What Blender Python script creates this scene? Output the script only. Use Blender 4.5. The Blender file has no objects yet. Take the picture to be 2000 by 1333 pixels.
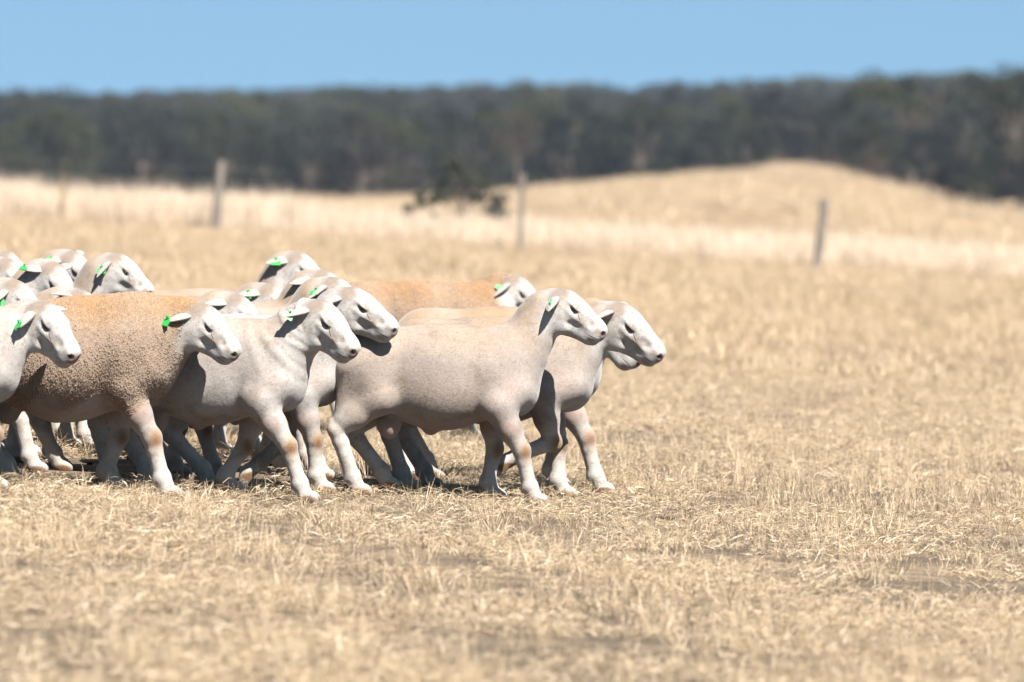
import bpy, bmesh, math, random
import numpy as np
from mathutils import Matrix, Vector

sc = bpy.context.scene
C = sc.collection
R_ = math.radians

# ------------------------------------------------------------------ camera, sky, sun, exposure
CAM_H, FPX, HOR = 1.542, 11111.0, 300.0        # eye height; focal length and horizon row in pixels of the 2000 x 1333 photograph
cam = bpy.data.cameras.new('camera'); cam.sensor_width = 36.0; cam.lens = 200.0; cam.clip_start = 0.5; cam.clip_end = 6000
co = bpy.data.objects.new('camera', cam); C.objects.link(co); sc.camera = co
co.location = (0, 0, CAM_H); co.rotation_euler = (R_(90) - math.atan((666.5 - HOR) / FPX), 0, 0)
cam.dof.use_dof = True; cam.dof.focus_distance = 24.8; cam.dof.aperture_fstop = 3.1

SUN_DIR = Vector((0.33, -0.54, 0.79)).normalized()      # towards the sun: high, behind the camera, a little to the right
sun_l = bpy.data.lights.new('sun', 'SUN'); sun_l.energy = 5.0; sun_l.angle = R_(0.53); sun_l.color = (1.0, 0.955, 0.89)
sun = bpy.data.objects.new('sun', sun_l); C.objects.link(sun); sun.location = (10, -10, 40)
sun.rotation_euler = (-SUN_DIR).to_track_quat('-Z', 'Y').to_euler()

world = bpy.data.worlds.new('World'); sc.world = world; world.use_nodes = True
wt = world.node_tree; bg = wt.nodes['Background']
sky = wt.nodes.new('ShaderNodeTexSky'); sky.sky_type = 'NISHITA'; sky.sun_disc = False
sky.sun_elevation = math.asin(SUN_DIR.z); sky.sun_rotation = math.atan2(SUN_DIR.x, SUN_DIR.y)
sky.air_density = 1.0; sky.dust_density = 0.4; sky.ozone_density = 1.4; sky.altitude = 300
tc = wt.nodes.new('ShaderNodeTexCoord')
va = wt.nodes.new('ShaderNodeVectorMath'); va.operation = 'ADD'; va.inputs[1].default_value = (0, 0, 0.22)   # clear dry air: the deep blue reaches low
vn = wt.nodes.new('ShaderNodeVectorMath'); vn.operation = 'NORMALIZE'
wt.links.new(tc.outputs['Generated'], va.inputs[0]); wt.links.new(va.outputs[0], vn.inputs[0]); wt.links.new(vn.outputs[0], sky.inputs[0])
tint = wt.nodes.new('ShaderNodeMix'); tint.data_type = 'RGBA'; tint.blend_type = 'MULTIPLY'; tint.inputs[0].default_value = 1.0; tint.inputs[7].default_value = (.60, .79, .77, 1)
wt.links.new(sky.outputs[0], tint.inputs[6]); wt.links.new(tint.outputs[2], bg.inputs[0]); bg.inputs[1].default_value = 0.050
vs = sc.view_settings; vs.view_transform = 'Standard'; vs.look = 'None'; vs.gamma = 1.0; vs.exposure = 1.8; vs.use_curve_mapping = False
sc.cycles.use_denoising = True; sc.cycles.max_bounces = 8
# ------------------------------------------------------------------ materials
MAT = {}
class NT:
    def __init__(self, name):
        m = bpy.data.materials.new(name); m.use_nodes = True
        self.m, self.t = m, m.node_tree
        for n in list(self.t.nodes): self.t.nodes.remove(n)
        self.out = self.t.nodes.new('ShaderNodeOutputMaterial')
    def n(self, typ, ins=None, **kw):
        nd = self.t.nodes.new('ShaderNode' + typ)
        for k, v in kw.items(): setattr(nd, k, v)
        for k, v in (ins or {}).items(): self.set(nd.inputs[k], v)
        return nd
    def set(self, sock, v):
        if hasattr(v, 'bl_idname') and hasattr(v, 'outputs'): v = v.outputs[0]
        if isinstance(v, bpy.types.NodeSocket): self.t.links.new(v, sock)
        elif sock.type == 'RGBA' and len(v) == 3: sock.default_value = (*v, 1)
        else: sock.default_value = v
    def math(self, op, a, b=0.0, clamp=False): return self.n('Math', {0: a, 1: b}, operation=op, use_clamp=clamp).outputs[0]
    def attr(self, name, out='Vector'): return self.n('Attribute', attribute_name=name).outputs[out]
    def noise(self, vec, scale, detail=3.0, rough=.55, dist=0.0):
        return self.n('TexNoise', {'Vector': vec, 'Scale': scale, 'Detail': detail, 'Roughness': rough, 'Distortion': dist}).outputs['Fac']
    def ramp(self, fac, a, b):
        """smooth 0..1 as fac goes a..b (either way round)"""
        r = self.n('MapRange', {'Value': fac, 'From Min': a, 'From Max': b}, interpolation_type='SMOOTHSTEP'); return r.outputs[0]
    def mix(self, fac, a, b, mode='MIX'):
        m = self.n('Mix', data_type='RGBA', blend_type=mode)
        self.set(m.inputs[0], fac); self.set(m.inputs[6], a); self.set(m.inputs[7], b); return m.outputs[2]
    def blob(self, vec, c, r, rot=(0, 0, 0), edge=0.35):
        """1 inside an ellipsoid at c with radii r, fading to 0 at its edge"""
        v = self.n('VectorMath', {0: vec, 1: c}, operation='SUBTRACT')
        if any(rot): v = self.n('VectorRotate', {'Vector': v, 'Rotation': rot}, rotation_type='EULER_XYZ')
        v = self.n('VectorMath', {0: v, 1: r}, operation='DIVIDE')
        l = self.n('VectorMath', {0: v}, operation='LENGTH').outputs['Value']
        return self.ramp(l, 1.0, 1.0 - edge)
    def bsdf(self, col, rough=.8, spec=.25, bump=None, **kw):
        b = self.n('BsdfPrincipled', {'Base Color': col, 'Roughness': rough, 'Specular IOR Level': spec})
        for k, v in kw.items(): self.set(b.inputs[k.replace('_', ' ')], v)
        if bump: 
            bp = self.n('Bump', {'Height': bump[0], 'Distance': bump[1], 'Strength': bump[2]}); self.set(b.inputs['Normal'], bp)
        self.t.links.new(b.outputs[0], self.out.inputs[0]); return b

def sheep_material():
    g = NT('sheep_hair')
    col = g.attr('col'); hc = g.attr('hc'); bc = g.attr('bc')
    ms = g.n('SeparateXYZ', {0: g.attr('msk')}); headw, woolw, inner = ms.outputs
    ah = g.n('VectorMath', {0: hc}, operation='ABSOLUTE')
    sx = g.n('SeparateXYZ', {0: hc}); sy = g.n('SeparateXYZ', {0: ah})
    h = g.n('CombineXYZ', {0: sx.outputs[0], 1: sy.outputs[1], 2: sx.outputs[2]}).outputs[0]      # left-right mirrored head position
    n1 = g.noise(bc, 9.0, 4); n2 = g.noise(bc, 45.0, 3); n3 = g.noise(bc, 160.0, 2); n4 = g.noise(bc, 330.0, 2)
    st = g.n('Mapping', {'Vector': bc, 'Scale': (110, 150, 320)}).outputs[0]
    hair = g.n('TexNoise', {'Vector': st, 'Scale': 1.0, 'Detail': 2.0}).outputs['Fac']
    bodyw = g.math('SUBTRACT', 1.0, headw, True)
    # dust and stains: large patches, small flecks
    c = g.mix(g.math('MULTIPLY', g.ramp(n1, .50, .70), g.math('MULTIPLY', bodyw, .55)), col, (0.177, 0.133, 0.099))
    c = g.mix(g.math('MULTIPLY', g.ramp(n1, .48, .30), g.math('MULTIPLY', bodyw, .28)), c, (0.367, 0.309, 0.269))
    c = g.mix(g.math('MULTIPLY', g.ramp(n2, .54, .72), .40), c, (0.224, 0.153, 0.099))
    c = g.mix(g.math('MULTIPLY', g.ramp(n3, .66, .74), .35), c, (0.082, 0.054, 0.037))
    c = g.mix(1.0, c, g.mix(g.ramp(g.math('ADD', g.math('MULTIPLY', n4, .6), g.math('MULTIPLY', hair, .4)), .36, .64), (.86, .855, .85), (1.12, 1.12, 1.12)), 'MULTIPLY')
    # warm stain along cheek and forehead of the head
    hn = g.noise(hc, 26.0, 3)
    c = g.mix(g.math('MULTIPLY', g.math('MULTIPLY', headw, g.ramp(hn, .48, .68)), .62), c, (0.258, 0.184, 0.122))
    f = g.blob(h, (.03, .05, .045), (.045, .035, .035), edge=.9)
    c = g.mix(g.math('MULTIPLY', f, .45), c, (0.177, 0.122, 0.082))
    # nostril, muzzle leather, mouth line, eyelids, tear groove
    wob = g.n('VectorMath', {0: g.n('VectorMath', {0: g.n('TexNoise', {'Vector': hc, 'Scale': 60.0}).outputs['Color'], 1: (.5, .5, .5)}, operation='SUBTRACT'), 1: (.006, .006, .006)}, operation='MULTIPLY')
    hw = g.n('VectorMath', {0: h, 1: wob.outputs[0]}, operation='ADD').outputs[0]
    c = g.mix(g.math('MULTIPLY', g.blob(hw, (.280, .010, -.042), (.034, .036, .034), edge=.6), .9), c, (0.184, 0.095, 0.075))
    c = g.mix(g.math('MULTIPLY', g.blob(hw, (.272, .030, -.030), (.022, .016, .013), (0, -.5, .5), edge=.5), .95), c, (.045, .025, .022))
    mouth = g.blob(hw, (.238, .034, -.0700), (.042, .03, .0048), (0, .06, 0), edge=.7)
    c = g.mix(g.math('MULTIPLY', mouth, .85), c, (.10, .055, .045))
    lid = g.blob(hw, (.104, .074, .003), (.030, .03, .0120), (0, -.25, 0), edge=.45)
    c = g.mix(g.math('MULTIPLY', lid, .75), c, (0.204, 0.102, 0.085))
    c = g.mix(g.math('MULTIPLY', g.blob(hw, (.104, .074, .0045), (.025, .03, .0066), (0, -.25, 0), edge=.4), .9), c, (.07, .035, .03))
    tear = g.blob(hw, (.142, .060, -.016), (.028, .03, .0036), (0, -.72, 0), edge=.6)
    c = g.mix(g.math('MULTIPLY', tear, .85), c, (.08, .05, .045))
    c = g.mix(g.math('MULTIPLY', g.blob(hw, (.137, .062, -.022), (.024, .03, .010), (0, -.6, 0), edge=.9), .45), c, (0.245, 0.136, 0.116))
    hgt = g.math('ADD', g.math('MULTIPLY', hair, .5), g.math('MULTIPLY', n3, .5))
    hgt = g.math('ADD', hgt, g.math('MULTIPLY', n2, .8))
    hgt = g.math('SUBTRACT', hgt, g.math('MULTIPLY', g.math('ADD', mouth, tear), 1.2))
    c = g.mix(1.0, c, g.mix(woolw, (.68, .68, .68), (.66, .655, .65)), 'MULTIPLY')
    b = g.bsdf(c, .88, .12, (hgt, .0032, .5), Sheen_Weight=.18, Sheen_Roughness=.5)
    return g.m

def build_materials():
    MAT['sheep'] = sheep_material()
    g = NT('fleece_wool'); n = g.noise(g.n('TexCoord').outputs['Object'], 14, 3)
    c = g.mix(g.math('MULTIPLY', g.ramp(n, .5, .7), .25), g.attr('col'), (0.163, 0.109, 0.065))
    c = g.mix(1.0, c, (1.20, 1.17, 1.14), 'MULTIPLY')
    b = g.bsdf(c, .9, .08, Sheen_Weight=.15); t2 = g.n('BsdfTranslucent', {'Color': c}); mx = g.n('MixShader', {0: .30, 1: b, 2: t2}); g.t.links.new(mx.outputs[0], g.out.inputs[0]); MAT['wool'] = g.m
    g = NT('ear_tag_plastic'); g.bsdf(g.mix(g.noise(g.n('TexCoord').outputs['Object'], 60), (.015, .22, .035), (.022, .30, .055)), .38, .5); MAT['tag'] = g.m
    g = NT('tag_ink'); g.bsdf(g.mix(g.noise(g.n('TexCoord').outputs['Object'], 80), (.015, .06, .02), (.02, .09, .03)), .6); MAT['ink'] = g.m
    g = NT('eye_wet'); pos = g.n('TexCoord').outputs['Object']
    g.bsdf(g.mix(g.ramp(g.noise(pos, 90), .4, .6), (.012, .007, .005), (.035, .018, .009)), .12, .6); MAT['eye'] = g.m
def build_env_materials():
    # dry pasture soil under straw
    g = NT('dry_paddock'); geo = g.n('NewGeometry').outputs['Position']
    a = g.noise(geo, .55, 5, .6); b = g.noise(geo, 5.0, 5, .65); d = g.noise(geo, 60.0, 3, .6)
    st = g.n('Mapping', {'Vector': geo, 'Scale': (40, 120, 40)}).outputs[0]; e = g.n('TexNoise', {'Vector': st, 'Scale': 1.0, 'Detail': 3.0}).outputs['Fac']
    straw = g.mix(g.ramp(d, .3, .7), (0.130, 0.094, 0.060), (0.195, 0.147, 0.099))
    soil = g.mix(g.ramp(e, .35, .65), (0.045, 0.034, 0.026), (0.094, 0.073, 0.054))
    f = g.math('ADD', g.math('MULTIPLY', a, .55), g.math('MULTIPLY', b, .55))
    c = g.mix(g.ramp(f, .44, .58), straw, soil)
    c = g.mix(g.math('MULTIPLY', g.ramp(g.noise(geo, 130.0, 3, .7), .52, .64), .6), c, (.075, .055, .04))       # crumbs of soil, dung and broken stalk
    c = g.mix(g.math('MULTIPLY', g.ramp(g.n('TexNoise', {'Vector': g.n('Mapping', {'Vector': geo, 'Scale': (160, 60, 60), 'Rotation': (0, 0, .7)}).outputs[0], 'Scale': 1.0, 'Detail': 2.0}).outputs['Fac'], .58, .68), .55), c, (.34, .275, .19))
    far = g.ramp(g.n('SeparateXYZ', {0: geo}).outputs[1], 26.0, 60.0)           # beyond the trampled ground the stubble closes over the soil
    wide = g.noise(g.n('Mapping', {'Vector': geo, 'Scale': (.06, .03, .06)}).outputs[0], 1.0, 4, .6)
    cover = g.mix(g.ramp(wide, .38, .62), (0.198, 0.139, 0.083), (0.293, 0.216, 0.141))
    band = g.noise(g.n('Mapping', {'Vector': geo, 'Scale': (.035, .14, .1), 'Rotation': (0, 0, .12)}).outputs[0], 1.0, 5, .65)
    cover = g.mix(g.math('MULTIPLY', g.ramp(band, .46, .66), .75), cover, (.155, .105, .066))
    cover = g.mix(g.math('MULTIPLY', g.ramp(b, .5, .75), .35), cover, (0.146, 0.105, 0.065))
    c = g.mix(g.math('MULTIPLY', far, .85), c, cover)
    g.bsdf(c, .95, .1, (g.math('ADD', d, g.math('MULTIPLY', e, .6)), .02, .6)); MAT['ground'] = g.m
    for nm, k1, k2, k3 in (('straw', (0.269, 0.197, 0.114), (0.483, 0.379, 0.262), (0.216, 0.161, 0.112)), ('tall_straw', (0.363, 0.276, 0.190), (0.611, 0.512, 0.405), (0.330, 0.248, 0.165))):
        g = NT('dry_' + nm); at = g.n('SeparateXYZ', {0: g.attr('col')}).outputs; rnd = g.n('ObjectInfo').outputs['Random']
        c = g.mix(at[0], k1, k2); c = g.mix(g.math('MULTIPLY', g.ramp(rnd, .55, 1.0), .6), c, k3)
        c = g.mix(g.math('MULTIPLY', at[1], .6), c, (0.102, 0.075, 0.048))
        b1 = g.n('BsdfDiffuse', {'Color': c}); b2 = g.n('BsdfTranslucent', {'Color': c}); b3 = g.n('BsdfGlossy', {'Color': (.9, .85, .75), 'Roughness': .45})
        m1 = g.n('MixShader', {0: .12, 1: b1, 2: b2}); m2 = g.n('MixShader', {0: .05, 1: m1, 2: b3}); g.t.links.new(m2.outputs[0], g.out.inputs[0]); MAT[nm] = g.m
    for nm, k1, k2 in (('leaf_grey', (0.024, 0.028, 0.023), (0.051, 0.054, 0.043)), ('leaf_olive', (0.027, 0.030, 0.017), (0.060, 0.060, 0.032)), ('leaf_brown', (0.040, 0.033, 0.026), (0.068, 0.055, 0.043)), ('leaf_dark', (0.019, 0.022, 0.014), (0.038, 0.039, 0.024))):
        g = NT(nm); at = g.n('SeparateXYZ', {0: g.attr('col')}).outputs; rnd = g.n('ObjectInfo').outputs['Random']
        c = g.mix(at[0], k1, k2); c = g.mix(1.0, c, g.mix(rnd, (.48, .52, .62), (1.12, 1.10, 1.10)), 'MULTIPLY')
        b1 = g.n('BsdfDiffuse', {'Color': c}); b2 = g.n('BsdfTranslucent', {'Color': c}); m1 = g.n('MixShader', {0: .2, 1: b1, 2: b2}); g.t.links.new(m1.outputs[0], g.out.inputs[0]); MAT[nm] = g.m
    g = NT('gum_bark'); p = g.n('TexCoord').outputs['Object']
    n = g.n('TexNoise', {'Vector': g.n('Mapping', {'Vector': p, 'Scale': (3, 3, .5)}).outputs[0], 'Scale': 1.0, 'Detail': 4.0}).outputs['Fac']
    g.bsdf(g.mix(g.ramp(n, .4, .6), (0.078, 0.063, 0.051), (0.180, 0.150, 0.126)), .9, .1, (n, .02, .5)); MAT['bark'] = g.m
    g = NT('dark_bark'); g.bsdf(g.mix(g.noise(g.n('TexCoord').outputs['Object'], 9, 4), (.05, .04, .035), (.13, .11, .095)), .95, .1); MAT['dark_bark'] = g.m
    g = NT('weathered_post'); p = g.n('TexCoord').outputs['Object']
    n = g.n('TexNoise', {'Vector': g.n('Mapping', {'Vector': p, 'Scale': (30, 30, 2)}).outputs[0], 'Scale': 1.0, 'Detail': 5.0}).outputs['Fac']
    g.bsdf(g.mix(g.ramp(n, .35, .65), (0.090, 0.075, 0.060), (0.195, 0.176, 0.158)), .9, .15, (n, .01, .7)); MAT['post'] = g.m
    g = NT('fence_wire'); n = g.noise(g.n('TexCoord').outputs['Object'], 30); g.bsdf(g.mix(n, (.30, .29, .28), (.42, .38, .34)), .5, .5, Metallic=.7); MAT['wire'] = g.m
    g = NT('dry_dung'); n = g.noise(g.n('TexCoord').outputs['Object'], 60, 4); g.bsdf(g.mix(n, (0.021, 0.016, 0.011), (0.060, 0.043, 0.030)), .95, .1, (n, .01, .8)); MAT['dung'] = g.m
# ------------------------------------------------------------------ sheep
def smin(a, b, k):
    h = np.maximum(k - np.abs(a - b), 0.0) / k
    return np.minimum(a, b) - h * h * k * 0.25

class Field:
    """signed distance grid that the body of one animal is blended into"""
    def __init__(self, lo, hi, res):
        self.res = res
        self.ax = [np.arange(lo[i], hi[i] + res, res, dtype=np.float32) for i in range(3)]
        self.f = np.full([len(a) for a in self.ax], 0.5, np.float32)
    def win(self, lo, hi):
        s = []
        for i in range(3):
            a = int(np.searchsorted(self.ax[i], lo[i])); b = int(np.searchsorted(self.ax[i], hi[i]))
            s.append(slice(max(a, 0), max(b, a + 1)))
        s = tuple(s)
        return s, self.ax[0][s[0]][:, None, None], self.ax[1][s[1]][None, :, None], self.ax[2][s[2]][None, None, :]
    def put(self, s, v, k, sub=False):
        if v.size == 0: return
        cur = self.f[s]
        self.f[s] = -smin(-cur, v, k) if sub else smin(cur, v, k)
    def ball(self, c, r, k=0.02, sub=False, rot=None, exp=None):
        """ellipsoid; rot = 3x3 matrix whose columns are the ellipsoid axes"""
        c = np.asarray(c, np.float32); r = np.asarray(r, np.float32)
        m = (float(r.max()) + k + 0.02)
        if rot is None: e = r + k + 0.02
        else: e = np.full(3, m, np.float32)
        s, X, Y, Z = self.win(c - e, c + e)
        x, y, z = X - c[0], Y - c[1], Z - c[2]
        if rot is not None:
            a = [x * rot[0, j] + y * rot[1, j] + z * rot[2, j] for j in range(3)]
        else: a = [x, y, z]
        q0 = np.sqrt((a[0] / r[0]) ** 2 + (a[1] / r[1]) ** 2 + (a[2] / r[2]) ** 2)
        q1 = np.sqrt((a[0] / r[0] ** 2) ** 2 + (a[1] / r[1] ** 2) ** 2 + (a[2] / r[2] ** 2) ** 2) + 1e-6
        self.put(s, q0 * (q0 - 1.0) / q1, k, sub)
    def cone(self, a, b, ra, rb, k=0.02, rot=None, org=None, sq=1.0, ripple=None):
        """capsule from a to b with radius ra to rb; rot/org: given in that frame, squeezed sideways by sq"""
        a = np.asarray(a, np.float32); b = np.asarray(b, np.float32)
        if rot is not None:
            A = org + rot @ a; B = org + rot @ b
        else: A, B = a, b
        e = max(ra, rb) + k + 0.03
        s, X, Y, Z = self.win(np.minimum(A, B) - e, np.maximum(A, B) + e)
        if rot is not None:
            x, y, z = X - org[0], Y - org[1], Z - org[2]
            X, Y, Z = [x * rot[0, j] + y * rot[1, j] + z * rot[2, j] for j in range(3)]
        d = b - a; L2 = float(d @ d)
        px, py, pz = X - a[0], Y - a[1], Z - a[2]
        t = np.clip((px * d[0] + py * d[1] + pz * d[2]) / L2, 0, 1)
        r = ra + (rb - ra) * t
        if ripple: r = r + ripple[0] * np.sin(6.2832 * (ripple[1] + ripple[2] * t))
        v = np.sqrt((px - t * d[0]) ** 2 + ((py - t * d[1]) * sq) ** 2 + (pz - t * d[2]) ** 2) - r
        self.put(s, v / (sq if sq > 1 else 1.0), k)
    def mesh(self):
        f, ax = self.f, self.ax
        ins = f < 0
        n = [d - 1 for d in f.shape]
        cs = np.zeros(n, np.int8)
        offs = [(i, j, k) for i in (0, 1) for j in (0, 1) for k in (0, 1)]
        for o in offs:
            cs += ins[o[0]:o[0] + n[0], o[1]:o[1] + n[1], o[2]:o[2] + n[2]]
        I, J, K = np.nonzero((cs > 0) & (cs < 8))
        idx = np.full(n, -1, np.int64); idx[I, J, K] = np.arange(len(I))
        val = {o: f[I + o[0], J + o[1], K + o[2]] for o in offs}
        P = np.zeros((len(I), 3)); C = np.zeros(len(I))
        for o in offs:
            for a in range(3):
                if o[a]: continue
                p = list(o); p[a] = 1; p = tuple(p)
                m = (val[o] < 0) != (val[p] < 0)
                t = np.where(m, val[o] / np.where(m, val[o] - val[p], 1), 0)
                for c in range(3):
                    P[:, c] += np.where(m, o[c] + (t if c == a else 0), 0)
                C += m
        P /= C[:, None]
        V = np.stack([ax[0][0] + (I + P[:, 0]) * self.res, ax[1][0] + (J + P[:, 1]) * self.res, ax[2][0] + (K + P[:, 2]) * self.res], 1)
        quads = []
        for a in range(3):
            sl0 = [slice(None)] * 3; sl1 = [slice(None)] * 3
            sl0[a] = slice(0, -1); sl1[a] = slice(1, None)
            A, B = ins[tuple(sl0)], ins[tuple(sl1)]
            b, c = (a + 1) % 3, (a + 2) % 3
            e = np.stack(np.nonzero(A != B), 1)
            e = e[(e[:, b] > 0) & (e[:, c] > 0) & (e[:, b] < n[b]) & (e[:, c] < n[c])]
            flip = A[e[:, 0], e[:, 1], e[:, 2]]
            q = []
            for db, dc in ((-1, -1), (0, -1), (0, 0), (-1, 0)):
                g = e.copy(); g[:, b] += db; g[:, c] += dc
                q.append(idx[g[:, 0], g[:, 1], g[:, 2]])
            q = np.stack(q, 1)
            q[~flip] = q[~flip][:, ::-1]
            quads.append(q)
        return V, np.concatenate(quads)

def rotm(yaw, pitch, roll=0.0):
    """head frame: x to the nose, y to the animal's left, z to the forehead; pitch > 0 lowers the nose"""
    cy, sy, cp, sp, cr, sr = math.cos(yaw), math.sin(yaw), math.cos(pitch), math.sin(pitch), math.cos(roll), math.sin(roll)
    Rz = np.array([[cy, -sy, 0], [sy, cy, 0], [0, 0, 1]])
    Ry = np.array([[cp, 0, sp], [0, 1, 0], [-sp, 0, cp]])
    Rx = np.array([[1, 0, 0], [0, cr, -sr], [0, sr, cr]])
    return Rz @ Ry @ Rx

def ik(a, t, l1, l2, bend, stance):
    """middle joint of a two-bone limb in the x-z plane; bend = +1 forward, -1 backward"""
    a = np.array(a, float); t = np.array(t, float)
    d = np.linalg.norm(t - a)
    if d > (l1 + l2) * 0.995 or stance and d > (l1 + l2) * 0.9:
        q = d / ((l1 + l2) * 0.992); l1 *= q; l2 *= q
    u = (t - a) / d
    c = (l1 * l1 - l2 * l2 + d * d) / (2 * d)
    h = math.sqrt(max(l1 * l1 - c * c, 1e-8))
    side = np.array([-u[2], 0, u[0]]); side /= np.linalg.norm(side)
    if side[0] * bend < 0: side = -side
    return a + u * c + side * h

def ear_mesh(base, e, w, L, W, droop, cup):
    """a cupped, pointed leaf with thickness: base, length axis e, width axis w (unit vectors)"""
    e = np.array(e, float); e /= np.linalg.norm(e)
    w = np.array(w, float); w -= e * (w @ e); w /= np.linalg.norm(w)
    nrm = np.cross(e, w)
    V, Q, T = [], [], []
    nt, ns = 13, 9
    for face in (0, 1):
        for i in range(nt):
            t = i / (nt - 1)
            prof = (0.42 + 0.58 * math.sin(min(t / 0.45, 1) * 1.57)) * (1 - max(0, (t - 0.42) / 0.58) ** 2.1) + 0.015
            A = cup * (1 - 0.45 * t)
            for j in range(ns):
                s = (j / (ns - 1)) * 2 - 1
                R = W * prof / max(A, 0.05)
                off = R * math.sin(A * s) * w - R * (math.cos(A * s) - math.cos(A)) * nrm
                c = base + e * L * (t - 0.06) + np.array([0, 0, -1.0]) * droop * t * t * L
                th = 0.0045 * (1 - 0.55 * abs(s)) * (1 - 0.55 * t)
                V.append(c + off + nrm * (th if face else -th))
                T.append((t, s, face))
    o = nt * ns
    for i in range(nt - 1):
        for j in range(ns - 1):
            a = i * ns + j
            Q.append((a, a + 1, a + ns + 1, a + ns)); Q.append((o + a, o + a + ns, o + a + ns + 1, o + a + 1))
    rim = [i * ns for i in range(nt)] + [(nt - 1) * ns + j for j in range(1, ns)] + [i * ns + ns - 1 for i in range(nt - 2, -1, -1)]
    for a, b in zip(rim[:-1], rim[1:]): Q.append((a, b, o + b, o + a)[::-1])
    return np.array(V), np.array(Q), np.array(T)

def sstep(a, b, x):
    t = np.clip((x - a) / (b - a), 0, 1); return t * t * (3 - 2 * t)

def raw_mesh(name, V, Q):
    """fast mesh from an array of quads (or triangles)"""
    me = bpy.data.meshes.new(name)
    n = Q.shape[1]
    me.vertices.add(len(V)); me.vertices.foreach_set('co', np.ascontiguousarray(V, np.float32).ravel())
    me.loops.add(Q.size); me.loops.foreach_set('vertex_index', np.ascontiguousarray(Q, np.int32).ravel())
    me.polygons.add(len(Q)); me.polygons.foreach_set('loop_start', np.arange(0, Q.size, n, dtype=np.int32))
    me.polygons.foreach_set('use_smooth', np.ones(len(Q), bool))
    me.update(calc_edges=True)
    return me

def vattr(me, name, arr):
    a = me.attributes.new(name, 'FLOAT_VECTOR', 'POINT')
    a.data.foreach_set('vector', np.ascontiguousarray(arr, np.float32).ravel())

DEF = dict(res=0.008, scale=1.0, yaw=0.0, poll=(0.50, 0.0, 0.845), hyaw=-0.3, hpitch=0.6, hroll=0.0, hs=1.0,
           fat=1.0, wool=0.0, tan=0.6, fold=0.0, seed=0,
           legs=((-0.40, 0.0), (-0.31, 0.0), (0.38, 0.0), (0.20, 0.0)),       # hind near, hind far, fore near, fore far: (x of fetlock, lift)
           ear_n=(-0.55, -0.85, -0.10, 0.6), ear_f=(-0.45, 0.9, 0.0, 0.6),    # ear axis in the head frame, and twist
           tag=None, nuts=True, pale=0.0, dirty=0.3)

HEAD_BALLS = [  # centre, radii, k  (y mirrored where > 0)
    ((0.040, 0.0, -0.020), (0.096, 0.071, 0.080), 0.03),
    ((0.085, 0.0, 0.014), (0.092, 0.058, 0.047), 0.03),
    ((0.243, 0.0, -0.038), (0.036, 0.043, 0.050), 0.018),
    ((0.260, 0.0, -0.030), (0.022, 0.035, 0.036), 0.014),
    ((0.222, 0.0, -0.092), (0.046, 0.029, 0.023), 0.012),
    ((0.236, 0.022, -0.064), (0.034, 0.022, 0.023), 0.010),
    ((0.262, 0.025, -0.020), (0.018, 0.015, 0.016), 0.010),
    ((0.084, 0.055, 0.027), (0.042, 0.021, 0.019), 0.012),
    ((0.055, 0.044, -0.086), (0.072, 0.034, 0.068), 0.03),
    ((0.000, 0.048, -0.010), (0.034, 0.028, 0.036), 0.02),
]

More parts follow.
